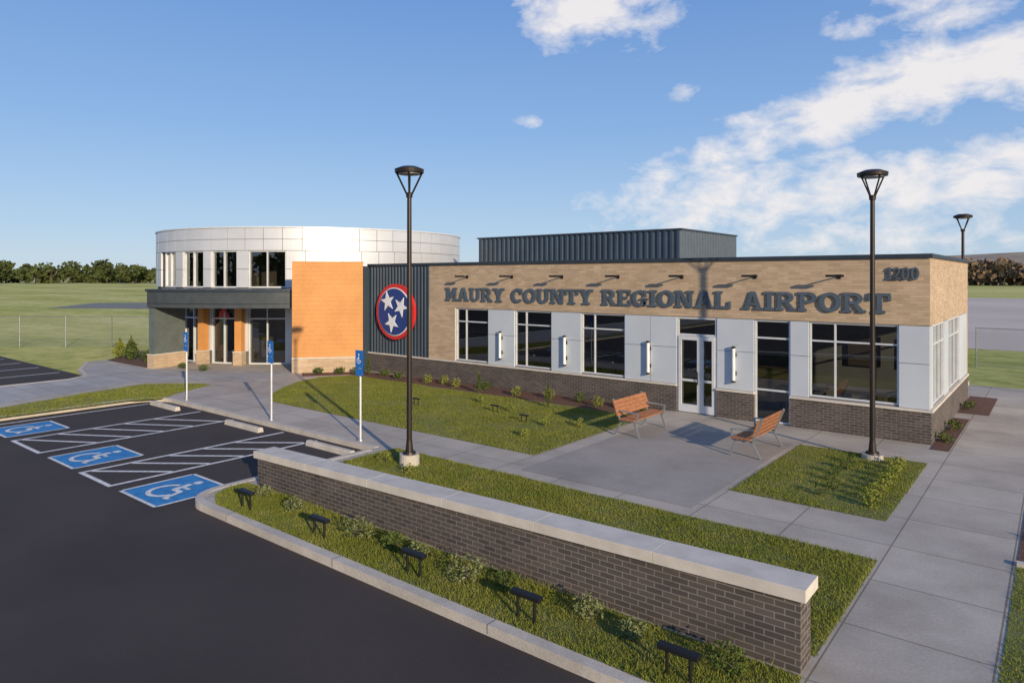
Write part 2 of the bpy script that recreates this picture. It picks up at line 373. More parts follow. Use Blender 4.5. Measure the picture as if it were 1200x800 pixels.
for (a,c),f in list(zip(op,full))+[((XR,XR),False)]:
    jb.box(xs+.01,a-.01,YF+.05,YF+T,.86,2.98)
    wdt=a-xs; n=max(1,round(wdt/1.1))
    for i in range(n):
        p0=xs+wdt*i/n;p1=xs+wdt*(i+1)/n
        b.box(p0+.010,p1-.010,YF+.0,YF+.06,.87,2.0); b.box(p0+.010,p1-.010,YF+.0,YF+.06,2.012,2.965)
    xs=c
for (a,c),f in zip(op,full):
    if not f: jb.box(a,c,YF+.05,YF+T,.86,.9)
SW=[(20.5,22.7),(23.6,26.4)]
ys=YF+T
for (a,c) in SW+[(YB,YB)]:
    jb.box(XR-T,XR-.05,ys,a,.86,2.98); b.box(XR-.06,XR,(ys if ys>YF+T else YF+.062)+.008,a-.008,.87,2.965); ys=c
b.obj('pale_panels',panel_m,A,bevel=.004); jb.obj('panel_backing',joint_m,A)
MB().box(XL-.0,op[0][0]-.02,YF-.03,YF-.001,.865,2.979).obj('brick_bay',tan_brick,A)
b=MB(); b.box(-24.35,XR+.06,YF-.06,YF+T,ZT-.1,ZT); b.box(XR-T,XR+.06,YF+T,YB+T,ZT-.1,ZT); b.obj('roof_coping',coping,A)
MB().box(-24.3,XR-.3,YF+T,YB,4.35,4.45).obj('roof',roof_m,A)
def window(y,x0,x1,z0,z1,vs,hs,name='window',axis='x',t_=.05):
    b=MB()
    def bx(u0,u1,a0,a1,off=0):
        if axis=='x': b.box(u0,u1,y+off,y+.09-off,a0,a1)
        else: b.box(y-.09+off,y-off,u0,u1,a0,a1)
    bx(x0,x0+t_,z0,z1);bx(x1-t_,x1,z0,z1);bx(x0+t_,x1-t_,z0,z0+t_);bx(x0+t_,x1-t_,z1-t_,z1)
    for v in vs: bx(v-t_/2,v+t_/2,z0+t_,z1-t_,.004)
    for h_ in hs: bx(x0+t_,x1-t_,h_-t_/2,h_+t_/2,.008)
    b.obj(name+'_frame',frame_m,A)
    g=MB()
    if axis=='x': g.add([(x0,y+.05,z0),(x1,y+.05,z0),(x1,y+.05,z1),(x0,y+.05,z1)],[(0,1,2,3)])
    else: g.add([(y-.05,x0,z0),(y-.05,x1,z0),(y-.05,x1,z1),(y-.05,x0,z1)],[(0,1,2,3)])
    g.obj(name+'_glass',glass,A)
for a,c in op[:3]:
    window(YF+.06,a,c,.9,2.97,[a+(c-a)*.3],[2.45],t_=.045)
a,c=op[5]; window(YF+.06,a,c,.9,2.97,[a+(c-a)*.3,a+(c-a)*.72],[2.45],t_=.045)
a,c=op[4]; window(YF+.06,a,c,.02,2.97,[],[2.45,.95])
for a,c in SW: window(XR-.03,a,c,.9,2.97,[a+(c-a)*.33,a+(c-a)*.66],[2.45],axis='y')
a,c=op[3]; window(YF+.03,a,c,.02,2.97,[],[2.42],name='entrance',t_=.06)
b=MB(); mid=(a+c)/2+.12
for p0,p1 in ((a+.065,mid-.008),(mid+.008,c-.065)):
    y0=YF+.0;y1=YF+.055
    b.box(p0,p0+.09,y0,y1,.03,2.38);b.box(p1-.09,p1,y0,y1,.03,2.38);b.box(p0+.09,p1-.09,y0,y1,.03,.27);b.box(p0+.09,p1-.09,y0,y1,2.26,2.38);b.box(p0+.09,p1-.09,y0+.005,y1,.98,1.05)
b.obj('door_leaves',frame_m,A)
MB().cyl((mid-.06,YF-.05,.9),(mid-.06,YF-.05,1.3),.014).obj('door_handle',black,A)
b=MB(); b.box(XL,XR-T,YF+T,YB,.0,.015); b.obj('interior_floor',floor_m,A)
b=MB(); b.box(XL+.0,XR-T-.01,25.6,25.7,.02,4.3); b.box(XL,XL+.1,YF+T,25.6,.02,4.3); b.box(-10.35,-10.25,22,25.6,.02,4.3);b.obj('interior_walls',inner_m,A)
MB().box(XL+.1,XR-T-.01,YF+T+.01,25.6,3.05,3.1).obj('interior_ceiling',inner_m,A)
b=MB()
for x in (-18.5,-16,-13.4,-4.6,-6.3):
    b.box(x-.7,x+.7,22,22.7,.72,.77)
    for sx in(-.6,.6): b.box(x+sx-.03,x+sx+.03,22.1,22.6,.02,.72)
    for sx in (-.5,.35): b.box(x+sx,x+sx+.45,21.2,21.6,.42,.47); b.box(x+sx,x+sx+.45,21.2,21.25,.47,.9); b.box(x+sx+.2,x+sx+.25,21.38,21.43,.02,.42)
b.box(-9.8,-7,23.6,24.3,.02,1.1)
for x in (-17.6,-12,-5.2,-3.6): b.box(x-.5,x+.5,25.5,25.59,1.2,2.2)
b.obj('interior_furniture',furn_m,A)
for px in (-16.55,-13.6,-10.35,-7.55):
    s=empty('wall_sconce',(px,YF-.09,0)); s.parent=A
    MB().cyl((0,0,1.15),(0,0,2.1),.05,n=14).obj('opal_tube',lampglow,s)
    q=MB(); q.box(-.06,.06,.03,.089,1.3,1.42);q.box(-.06,.06,.03,.089,1.85,1.97);q.cyl((0,0,2.1),(0,0,2.16),.056);q.cyl((0,0,1.09),(0,0,1.15),.056); q.obj('bracket',black,s)
for i in range(7):
    x=-18.3+2.27*i
    q=MB(); q.beam((x,YF,4.22),(x,YF-.45,4.26),.03,.03); q.box(x-.05,x+.05,YF-.02,YF,4.16,4.28)
    q.beam((x-.22,YF-.45,4.24),(x+.22,YF-.45,4.24),.09,.06); q.obj('sign_flood_light',black,A)
def ring(cx,cy,ro,rio,a0,a1,n=14):
    out=[]
    for k in range(n):
        t0=R(a0+(a1-a0)*k/n);t1=R(a0+(a1-a0)*(k+1)/n)
        out.append([(cx+ro[0]*math.cos(t0),cy+ro[1]*math.sin(t0)),(cx+ro[0]*math.cos(t1),cy+ro[1]*math.sin(t1)),(cx+rio[0]*math.cos(t1),cy+rio[1]*math.sin(t1)),(cx+rio[0]*math.cos(t0),cy+rio[1]*math.sin(t0))])
    return out
def rc(x0,y0,x1,y1): return [(x0,y0),(x1,y0),(x1,y1),(x0,y1)]
bowl=[rc(.3,.84,.56,1),rc(.3,.42,.56,.58)]+ring(.56,.71,(.42,.29),(.18,.13),-90,90)
G={
'M':(1.28,[rc(.12,0,.34,1),rc(.94,0,1.16,1),[(.14,1),(.40,1),(.74,.2),(.54,.2)],[(.88,1),(1.14,1),(.74,.2),(.54,.2)],rc(0,0,.45,.14),rc(.83,0,1.28,.14),rc(0,.86,.2,1),rc(1.08,.86,1.28,1)]),
'A':(1.18,[[(.08,0),(.30,0),(.66,1),(.44,1)],[(.50,1),(.74,1),(1.10,0),(.84,0)],rc(.28,.24,.88,.38),rc(0,0,.42,.13),rc(.72,0,1.18,.13)]),
'U':(1.12,[rc(.1,.37,.34,1),rc(.78,.37,1.02,1),rc(0,.86,.44,1),rc(.68,.86,1.12,1)]+ring(.56,.38,(.46,.38),(.22,.22),180,360)),
'R':(1.14,[rc(.1,0,.34,1),[(.46,.46),(.72,.46),(1.02,.1),(.76,.1)],rc(0,0,.44,.14),rc(.76,0,1.14,.14),rc(0,.86,.32,1)]+bowl),
'P':(1.02,[rc(.1,0,.34,1),rc(0,0,.46,.14),rc(0,.86,.32,1)]+bowl),
'Y':(1.12,[[(.1,1),(.38,1),(.67,.42),(.45,.42)],[(.76,1),(1.0,1),(.67,.42),(.45,.42)],rc(.44,0,.68,.5),rc(.28,0,.84,.14),rc(0,.86,.46,1),rc(.68,.86,1.12,1)]),
'C':(1.06,ring(.54,.5,(.54,.51),(.29,.33),42,318,20)+[rc(.84,.6,1.0,.98)]),
'O':(1.12,ring(.56,.5,(.56,.51),(.30,.33),0,360,24)),
'G':(1.12,ring(.54,.5,(.54,.51),(.29,.33),42,330,20)+[rc(.84,.6,1.0,.98),rc(.58,.38,1.12,.51),rc(.8,.06,1.02,.42)]),
'N':(1.2,[rc(.1,0,.30,1),rc(.88,0,1.08,1),[(.1,1),(.38,1),(1.08,0),(.82,0)],rc(0,0,.42,.14),rc(0,.86,.25,1),rc(.74,.86,1.2,1)]),
'T':(1.08,[rc(.42,0,.66,1),rc(.02,.85,1.06,1),rc(0,.62,.15,.86),rc(.93,.62,1.08,.86),rc(.27,0,.81,.14)]),
'E':(1.0,[rc(.1,0,.34,1),rc(0,.85,.95,1),rc(0,0,.98,.15),rc(.3,.43,.7,.58),rc(.81,.65,.95,.86),rc(.84,.14,.98,.38)]),
'I':(.54,[rc(.15,0,.39,1),rc(0,0,.54,.14),rc(0,.86,.54,1)]),
'L':(.98,[rc(.1,0,.34,1),rc(0,.86,.46,1),rc(0,0,.96,.15),rc(.81,.14,.96,.42)]),
'1':(.6,[rc(.22,0,.46,1),rc(.05,0,.62,.14),[(.0,.7),(.22,.8),(.3,1),(.22,1)]]),
'2':(.9,ring(.42,.68,(.42,.32),(.19,.17),-35,170,14)+[[(.0,.0),(.28,.1),(.8,.55),(.6,.6)],rc(0,0,.86,.17)]),
'0':(.95,ring(.45,.5,(.45,.51),(.22,.33),0,360,24)),
}
def text(s,x0,x1,z,h,name,gap=.09,space=.62):
    tot=0
    for ch in s: tot+= space if ch==' ' else G[ch][0]+gap
    tot-=gap; sc=(x1-x0)/tot; x=x0; b=MB()
    for ch in s:
        if ch==' ': x+=space*sc; continue
        wd,shapes=G[ch]
        for i,p in enumerate(shapes):
            ar=sum(p[k][0]*p[(k+1)%len(p)][1]-p[(k+1)%len(p)][0]*p[k][1] for k in range(len(p)))
            if ar<0: p=p[::-1]
            yy=YF-.055-.0012*min(i,9)
            b.prism(p,lambda u,v:(x+u*sc,yy,z+v*h),lambda u,v:(x+u*sc,YF-.01,z+v*h))
        x+=(wd+gap)*sc
    return b.obj(name,letter_m,A)
text('MAURY COUNTY REGIONAL AIRPORT',-19.45,-3.42,3.26,.53,'building_name_letters')
text('1200',-3.52,-2.78,4.14,.32,'address_numerals')
def corr(name,p0,p1,z0,z1,pitch,depth,mat,parent,nrm):
    p0=Vector(p0);p1=Vector(p1);L=(p1-p0).length;d=(p1-p0)/L;n=Vector(nrm)
    pts=[];k=int(L/pitch)
    pitch=L/k
    for i in range(k):
        s0=i*pitch
        for f,o in((0,0),(.45,0),(.55,1),(.9,1),(1.0,0)):
            if f==1.0 and i<k-1: continue
            pts.append(p0+d*(s0+f*pitch)+n*(depth*o))
    v=[(p.x,p.y,z0) for p in pts]+[(p.x,p.y,z1) for p in pts]; N=len(pts)
    return mesh(name,v,[(i,i+1,N+i+1,N+i) for i in range(N-1)],mat,parent)
MB().box(-24.3,XL-.002,YF+.06,YF+T,.8,ZT-.1).obj('navy_bay_backing',coping,A)
corr('navy_ribbed_wall',(-24.28,YF+.03),(XL-.004,YF+.03),.86,ZT-.1,.2,.05,navy,A,(0,-1))
MB().box(-24.3,XL-.003,YF-.07,YF+.1,.803,.86).obj('navy_bay_sill',cap_m,A)
E=empty('state_emblem_sign'); E.parent=A; cx,cz=-22.4,2.72
MB().cyl((cx,YF-.02,cz),(cx,YF-.16,cz),1.2,n=64).obj('red_ring',red,E)
MB().cyl((cx,YF-.161,cz),(cx,YF-.19,cz),1.04,n=64).obj('white_ring',white,E)
MB().cyl((cx,YF-.191,cz),(cx,YF-.21,cz),1.0,n=64).obj('blue_disc',blue,E)
b=MB()
for sx,sz,ro in ((-.38,.44,10),(.46,.22,-25),(-.12,-.46,30)):
    pts=[]
    for k in range(10):
        r=.44 if k%2==0 else .175; a=R(90+ro-k*36); pts.append((cx+sx+r*math.cos(a),cz+sz+r*math.sin(a)))
    n=10; c0=(cx+sx,YF-.24,cz+sz)
    v=[c0]+[(p[0],YF-.24,p[1]) for p in pts]+[(p[0],YF-.211,p[1]) for p in pts]
    b.add(v,[(0,1+i,1+(i+1)%n) for i in range(n)]+[(1+i,11+i,11+(i+1)%n,1+(i+1)%n) for i in range(n)])
b.obj('white_stars',white,E)
b=MB(); b.box(-24.35,-12.85,27.55,33.9,4.45,6.2); b.obj('roof_screen_core',navy,A)
corr('roof_screen_front',(-24.4,27.5),(-12.8,27.5),4.4,6.25,.3,.07,navy,A,(0,-1))
corr('roof_screen_side',(-12.8,27.5),(-12.8,33.9),4.4,6.25,.3,.07,M('navy_metal_sunlit',(.13,.16,.19),rough=.4,metal=.3),A,(1,0))  # same navy screen; sunlight on this side is put into a lighter colour
MB().box(-24.45,-12.7,27.4,33.95,6.25,6.32).obj('roof_screen_cap',coping,A)
O0=Vector((-24.25,19.55)); O1=Vector((-26.3,17.3))
def slab(name,p,q,th,z0,z1,mat,parent,off=0):
    d=(q-p).normalized(); n=Vector((d.y,-d.x))
    if n.dot(Vector((0,-1))-Vector((-.8,0)))<0: n=-n
    P=[p+n*off,q+n*off,q-n*th,p-n*th]
    return MB().prism([(v.x,v.y) for v in P],lambda x,y:(x,y,z0),lambda x,y:(x,y,z1)).obj(name,mat,parent)
slab('orange_wall_base',O1,O0,.5,0,.62,tan_brick,A,.05)
slab('orange_wall_sill',O1,O0,.5,.622,.68,cap_m,A,.08)
d=(O0-O1)
nb=22; hz=(4.86-.68)/nb
for i in range(nb):
    slab('orange_plank',O1,O0,.2,.68+i*hz+.002,.68+(i+1)*hz-.002,orange,A,0)
orj=M('orange_joint',(.36,.16,.05),rough=.8)
slab('orange_wall_core',O1+d*.01,O0-d*.01,.5,.68,4.85,orj,A,-.012)
slab('orange_wall_coping',O1,O0,.55,4.862,4.90,orange,A,.02)
MB().box(-25.2,-24.31,YF-.3,YB,0,4.7).obj('link_wall',navy,A)
C=Vector((-35.4,25.0))
def pol(r,a): return (C.x+r*math.cos(R(a)),C.y+r*math.sin(R(a)))
def arcwall(mb,r0,r1,a0,a1,z0,z1,step=2.0):
    n=max(1,int(abs(a1-a0)/step+.5))
    I=[pol(r0,a0+(a1-a0)*i/n) for i in range(n+1)];O=[pol(r1,a0+(a1-a0)*i/n) for i in range(n+1)]
    N=n+1
    v=[(*p,z0) for p in I]+[(*p,z0) for p in O]+[(*p,z1) for p in I]+[(*p,z1) for p in O]; f=[]
    for i in range(n):
        f+=[(i+1,i,2*N+i,2*N+i+1),(N+i,N+i+1,3*N+i+1,3*N+i),(2*N+i,3*N+i,3*N+i+1,2*N+i+1),(i,i+1,N+i+1,N+i)]
    f+=[(0,N,3*N,2*N),(n,2*N+n,3*N+n,N+n)]
    mb.add(v,f)
ZR=6.62
wins=[(-97,-87.5),(-83.3,-73.4),(-70.2,-60.7),(-56.7,-44.7)]
b=MB(); arcwall(b,8.2,8.6,-40,263,0,ZR-.05); arcwall(b,8.2,8.6,-97,-44.7,5.5,ZR-.05); arcwall(b,8.2,8.6,-97,-44.7,2.85,3.7)
for i in range(1,len(wins)): arcwall(b,8.2,8.6,wins[i-1][1],wins[i][0],0,5.5)
arcwall(b,8.2,8.6,-44.7,-40,0,ZR-.05)
b.obj('rotunda_core',joint_m,A)
def panels(mb,a0,a1,z0,z1,tgt=7.5):
    n=max(1,round((a1-a0)/tgt))
    for i in range(n):
        p0=a0+(a1-a0)*i/n+.075;p1=a0+(a1-a0)*(i+1)/n-.075
        arcwall(mb,8.61,8.7,p0,p1,z0+.01,z1-.01,1.5)
b=MB()
for z0,z1 in ((5.5,6.05),(6.05,6.6)): panels(b,-100,262,z0,z1,6.0)
for i in range(1,len(wins)):
    for z0,z1 in ((3.7,4.6),(4.6,5.5)): panels(b,wins[i-1][1],wins[i][0],z0,z1,6)
for z0,z1 in ((3.7,4.6),(4.6,5.5)): panels(b,-44.7,260,z0,z1,6.0)
panels(b,-44.7,-30,0,3.7,7)
for i in range(1,len(wins)): panels(b,wins[i-1][1],wins[i][0],.62,2.85,6)
b.obj('rotunda_panels',rot_m,A)
b=MB(); arcwall(b,8.2,8.74,-180,180,6.6,6.66,3); b.obj('rotunda_coping',frame_m,A)
b=MB(); b.add([(*pol(8.3,a),6.4) for a in range(0,360,6)],[tuple(range(60))]); b.obj('rotunda_roof',roof_m,A)
b=MB(); b.add([(*pol(8.3,a),.02) for a in range(0,360,6)],[tuple(range(60))]);b.obj('rotunda_floor',floor_m,A)
b=MB(); b.add([(*pol(8.3,a),3.3) for a in range(0,360,6)],[tuple(range(60))]);b.obj('rotunda_ceiling',inner_m,A)
b=MB(); arcwall(b,5.6,5.75,-130,-20,.03,6.35,5); b.obj('rotunda_light_block',furn_m,A)  # added partition, wide and dark to block the bright view through the windows
fr=MB(); gl=MB()
for a0,a1 in wins:
    for z0,z1,hs in ((3.7,5.5,[]),(.0,2.85,[2.2])):
        N=4
        for k in range(N):
            q0=pol(8.5,a0+(a1-a0)*k/N);q1=pol(8.5,a0+(a1-a0)*(k+1)/N)
            gl.add([(*q0,z0),(*q1,z0),(*q1,z1),(*q0,z1)],[(0,1,2,3)])
        nn=2
        for k in range(nn+1):
            a=a0+(a1-a0)*k/nn; a=min(max(a,a0+.15),a1-.15); arcwall(fr,8.45,8.62,a-.15,a+.15,z0,z1,1)
        for z in [z0+.03,z1-.03]+hs: arcwall(fr,8.46,8.61,a0+.36,a1-.36,z-.03,z+.03,1.5)
fr.obj('rotunda_window_frames',frame_m,A); gl.obj('rotunda_glass',glass,A)
b=MB(); q0=Vector((*pol(8.66,-67.6),0)); q1=Vector((*pol(8.66,-63.2),0)); dd=q1-q0
for tri in (((0,2.22),(.42,2.74),(.62,2.60),(.36,2.30)),((.62,2.60),(.42,2.74),(.5,2.78),(1,2.22),(.74,2.22))):
    b.add([(q0.x+dd.x*u,q0.y+dd.y*u,z) for u,z in tri],[tuple(range(len(tri)))])
b.obj('red_entrance_logo',red,A)
b=MB(); arcwall(b,8.75,11.3,-77,-40.2,2.82,3.55,1.5); b.obj('entrance_canopy',canopy_m,A)
b=MB(); arcwall(b,8.75,11.36,-77.3,-40,3.55,3.66,1.5); b.obj('canopy_edge',coping,A)
b=MB(); arcwall(b,11.302,11.312,-77,-40.2,3.0,3.02,1.5); b.obj('canopy_reveal',black,A)
b=MB(); arcwall(b,9.5,11.2,-77,-75.2,.66,2.82,1); b.obj('canopy_side_wall',greygreen,A)
b=MB(); arcwall(b,9.45,11.25,-77.2,-75.0,0,.62,1); b.obj('canopy_side_wall_base',tan_brick,A)
b=MB(); arcwall(b,9.43,11.28,-77.3,-74.9,.62,.66,1); b.obj('canopy_side_wall_sill',cap_m,A)
for a in (-71.8,-58.7):
    b=MB(); arcwall(b,8.75,9.1,a-1.1,a+1.1,.66,2.82,1); b.obj('orange_pier',orange,A)
    b=MB(); arcwall(b,8.74,9.16,a-1.4,a+1.4,0,.62,1); b.obj('pier_brick_base',tan_brick,A)
    b=MB(); arcwall(b,8.73,9.18,a-1.5,a+1.5,.62,.66,1); b.obj('pier_sill',cap_m,A)
# ---------------------------------------------------------------- street lamps
def lamp(x,y,h=6.65,basez=.25):
    e=empty('street_lamp',(x,y,0))
    if basez: MB().cyl((0,0,0),(0,0,basez),.23,.22,n=24).obj('concrete_base',curb_m,e)
    q=MB(); q.cyl((0,0,basez),(0,0,basez+.05),.15,.14,n=16); q.cyl((0,0,basez+.05),(0,0,h-.62),.062,.05,n=16)
    q.cyl((0,0,basez+.05),(0,0,basez+.3),.09,.065,n=16); q.cyl((0,0,h-.66),(0,0,h-.55),.07,.08,n=16); q.obj('pole',bronze,e)
    q=MB()
    for k in range(4):
        a=R(45+90*k); q.beam((.05*math.cos(a),.05*math.sin(a),h-.6),(.29*math.cos(a),.29*math.sin(a),h-.09),.03,.03)
    q.obj('yoke_arms',bronze,e)
    q=MB(); q.cyl((0,0,h-.11),(0,0,h-.03),.32,.33,n=32); q.cyl((0,0,h-.03),(0,0,h+.03),.33,.18,n=32); q.obj('lamp_hood',bronze,e)
    q=MB(); q.cyl((0,0,h-.14),(0,0,h-.112),.25,.25,n=32); q.obj('lens',galv,e)
lamp(-11.4,10.5); lamp(-3.4,17.55,6.65,.12); lamp(-3.0,32,6.65,.15)
# ---------------------------------------------------------------- benches
def bench(x,y,rot):
    e=empty('park_bench',(x,y,0)); e.rotation_euler=(0,0,rot)
    q=MB()
    for k in range(5): q.box(.02+k*.095,.10+k*.095,-.9,.9,.43,.465)
    q.obj('seat_slats',wood,e,bevel=.006)
    q=MB()
    for k in range(4):
        z=.53+k*.1; x0=-.03-.035*k*1.0
        q.prism([(x0,z),(x0+.03,z-.005),(x0-.005,z+.085),(x0-.035,z+.09)],lambda u,v:(u,-.9,v),lambda u,v:(u,.9,v))
    q.obj('back_slats',wood,e)
    q=MB()
    for yy in (-.78,.78):
        q.beam((-.02,yy,.40),(.50,yy,.40),.05,.05); q.beam((.02,yy,.38),(-.215,yy,.95),.05,.035)
        q.beam((.42,yy,.40),(.56,yy,.0),.05,.04); q.beam((.06,yy,.40),(-.17,yy,.0),.05,.04)
        q.beam((.50,yy,.41),(.52,yy,.62),.045,.03); q.beam((.54,yy,.63),(-.1,yy,.66),.05,.03)
        q.box(-.22,-.12,yy-.05,yy+.05,0,.012); q.box(.5,.61,yy-.05,yy+.05,0,.012)
    q.beam((.25,-.78,.36),(.25,.78,.36),.04,.04)
    q.obj('metal_frame',bench_metal,e)
bench(-9.15,16.75,0); bench(-5.55,16.6,math.pi)
# ---------------------------------------------------------------- ground flood lights
def flood(x,y,s=1):
    e=empty('ground_flood_light',(x,y,0)); q=MB()
    q.cyl((.13*s,0,0),(.13*s,0,.31*s),.02*s); q.cyl((-.13*s,0,.0),(-.13*s,0,.31*s),.02*s)
    q.obj('stems',black,e)
    q=MB(); q.prism([(-.05*s,.29*s),(.04*s,.31*s),(.05*s,.35*s),(-.04*s,.34*s)],lambda u,v:(-.23*s,u,v),lambda u,v:(.23*s,u,v)); q.obj('housing',black,e,bevel=.008)
for x in (-11.5,-9.3,-7.1,-5.1,-3.1): flood(x,6.62)
for x,y in ((-12.1,15.6),(-13.7,16.2),(-16.5,15.5)): flood(x,y,.7)
# ---------------------------------------------------------------- shrubs
def leaves(P,size,asp=.55):
    n=len(P); a=rng.normal(size=(n,3));a/=np.linalg.norm(a,axis=1)[:,None]; b_=rng.normal(size=(n,3)); b_-=a*(a*b_).sum(1)[:,None]; b_/=np.linalg.norm(b_,axis=1)[:,None]
    s=size*rng.uniform(.6,1.3,n)[:,None]
    return np.stack([P-a*s,P+b_*s*asp,P+a*s,P-b_*s*asp],1)
def shrub(x,y,r,h,mat,n=350,kind='round',leaf=.035,name='shrub'):
    e=empty(name,(x,y,0))
    u=rng.normal(size=(n,3));u/=np.linalg.norm(u,axis=1)[:,None]; rad=rng.uniform(.35,1,n)**.6
    P=u*rad[:,None]
    k=1+.28*np.sin(u[:,0]*5+x*7)*np.cos(u[:,2]*4+y*5+u[:,1]*3); P*=k[:,None]
    P[:,2]=(P[:,2]*.5+.5)
    if kind=='cone': P[:,:2]*=(1.15-P[:,2:3])
    V=np.stack([P[:,0]*r,P[:,1]*r,np.maximum(P[:,2]*h,.02)],1)
    fastmesh('leaves',leaves(V,leaf),4,mat,e)
    q=MB()
    for i in range(5):
        a=random.random()*6.28; q.cyl((0,0,0),(math.cos(a)*r*.5,math.sin(a)*r*.5,h*.7),.008,.003,n=5)
    q.obj('stems',trunk_m,e)
for x,y,r,h in ((-10.75,7.1,.18,.26),(-8.8,7.0,.26,.38),(-8.0,7.05,.2,.3),(-7.5,7.1,.16,.24),(-6.4,6.95,.28,.38),(-5.8,7.1,.18,.26),(-4.55,7.15,.2,.28),(-3.9,7.05,.16,.24),(-2.75,7.1,.22,.32),(-11.9,7.2,.15,.2)):
    shrub(x,y,r,h,random.choice([shrub_g,shrub_m,shrub_g]),280,leaf=.026)
for x,y,r,h in ((-11.9,9.3,.2,.24),(-10.8,10.0,.18,.22),(-12.0,10.3,.18,.22)): shrub(x,y,r,h,shrub_y,220,leaf=.025)
for i in range(9): shrub(-2.75+random.uniform(-.06,.06),13.8+i*.42,.15,.26,shrub_y,120,leaf=.03,name='ornamental_grass_clump')
for i in range(6): shrub(-3.6+random.uniform(-.12,.12),14.0+i*.55,.13,.22,shrub_m,110,leaf=.025)
for x in (-19.7,-19.0,-17.9,-16.6,-15.0,-13.7,-12.5,-11.8,-10.9): shrub(x+random.uniform(-.15,.15),19.1+random.uniform(-.2,.2),.2,.36,shrub_m if random.random()<.6 else shrub_y,180,leaf=.035)
for x,y in ((-16.5,18.6),(-12.9,17.9),(-23.2,19.0),(-9.95,18.7)): shrub(x,y,.17,.8,shrub_m,280,'cone',.035,name='conical_shrub')
for x,y in ((-24.5,18.5),(-25.2,17.9),(-23.9,18.9),(-22.4,19.2),(-21.4,19.1),(-30,15.2),(-31.5,15.0)): shrub(x,y,.22,.3,shrub_m,200,leaf=.04)
for x,y in ((-13.4,16.6),(-11.3,15.6),(-10.5,16.1),(-11.0,14.2),(-15.2,17.2)): shrub(x,y,.13,.28,shrub_y,120,leaf=.028)
shrub(-38.2,14.9,.45,1.0,shrub_y,500,'cone',.07,'conical_shrub'); shrub(-37.0,15.0,.5,1.15,shrub_m,500,'cone',.07,'conical_shrub')
shrub(-35.5,15.2,.4,.6,shrub_m,300,leaf=.06)
for y in (20.5,22.3,26): shrub(-2.3,y,.2,.3,shrub_m,150)
for x,y in ((.3,13.5),(.9,15),(.4,16.6)): shrub(x,y,.25,.3,shrub_m,200)
# ---------------------------------------------------------------- fences
def fence(pts,h=1.8,sp=3.0,z=-.15):
    e=empty('chain_link_fence'); q=MB(); pn=MB()
    for (x0,y0),(x1,y1) in zip(pts[:-1],pts[1:]):
        L=math.hypot(x1-x0,y1-y0); n=max(1,round(L/sp))
        for i in range(n+1):
            f=i/n; q.cyl((x0+(x1-x0)*f,y0+(y1-y0)*f,z),(x0+(x1-x0)*f,y0+(y1-y0)*f,h+.05),.03,n=8)
        q.cyl((x0,y0,h),(x1,y1,h),.018,n=6)
        pn.add([(x0,y0+.03,z+.03),(x1,y1+.03,z+.03),(x1,y1+.03,h),(x0,y0+.03,h)],[(0,1,2,3)])
    q.obj('posts_and_rails',galv,e); pn.obj('wire_mesh',mesh_m,e)
fence([(-40.5,22),(-46,17.5),(-62,5)],1.75)
fence([(-3.2,40),(40,40)],1.75)
fence([(-.8,31),(-.8,39.9)],1.3,1.5)
# ---------------------------------------------------------------- distant trees
def treeline(name,specs,mat,leaf=1.0,nl=260):
    e=empty(name); VS=[]; q=MB()
    for (x,y,h,w_) in specs:
        nlobe=random.randint(4,7); P=[]
        for k in range(nlobe):
            lx,ly=random.uniform(-.45,.45)*w_,random.uniform(-.45,.45)*w_; lz=h*random.uniform(.18,.82); lr=w_*random.uniform(.22,.38)
            u=rng.normal(size=(nl//nlobe,3));u/=np.linalg.norm(u,axis=1)[:,None]; u*=rng.uniform(.5,1.05,(len(u),1))
            Q=u*[lr,lr,lr*.7]+[x+lx,y+ly,lz]; Q[:,2]=np.abs(Q[:,2]); P.append(Q)
        VS.append(leaves(np.concatenate(P),leaf,.8))
        q.cyl((x,y,-.2),(x,y,h*.55),w_*.04,w_*.02,n=6)
        for k in range(3):
            a=random.random()*6.28; q.cyl((x,y,h*.3),(x+math.cos(a)*w_*.3,y+math.sin(a)*w_*.3,h*.65),w_*.02,w_*.008,n=5)
    fastmesh('foliage',np.concatenate(VS),4,mat,e); q.obj('trunks',trunk_m,e)
def atdeg(A_,d): return (d*math.sin(R(A_)),d*math.cos(R(A_)))
sp=[]
A_=-92
while A_<-55:
    d=random.uniform(560,680); x,y=atdeg(A_,d); sp.append((x,y,random.uniform(9,17)*d/600,random.uniform(14,22))); A_+=random.uniform(.3,.7)
treeline('reflection_tree_line',sp,tree_g,1.5,320)
sp=[]
A_=-55
while A_<25:
    near=A_>-9
    d=random.uniform(420,520) if near else random.uniform(620,760); x,y=atdeg(A_,d); sp.append((x,y,random.uniform(9,15) if not near else random.uniform(9,16),random.uniform(14,24))); A_+=random.uniform(.4,.8)
treeline('reflection_tree_line',sp,tree_b,1.5,260)
sp=[]
for i in range(60):  # unseen trees behind the camera, added to reflect in the windows
    x,y=atdeg(100+i*2.7,random.uniform(120,160)); sp.append((x,y,random.uniform(9,14),random.uniform(10,15)))
treeline('reflection_tree_line',sp,tree_g,1.2,200)
N=160; V=[];F=[]
for i in range(N+1):
    A_=-110+150*i/N
    hh=9+9*(.5+.5*math.sin(i*.21)+.3*math.sin(i*.55+1))+ 48*min(1,max(0,(A_+16)/9))
    x,y=atdeg(A_,1500);V.append((x,y,-1)); x,y=atdeg(A_,1900);V.append((x,y,hh))
for i in range(N): F.append((2*i,2*i+1,2*i+3,2*i+2))
mesh('hills',V,F,M('hill_woods',(.36,.27,.20),(.25,.21,.165),scale=.03,rough=1),None)
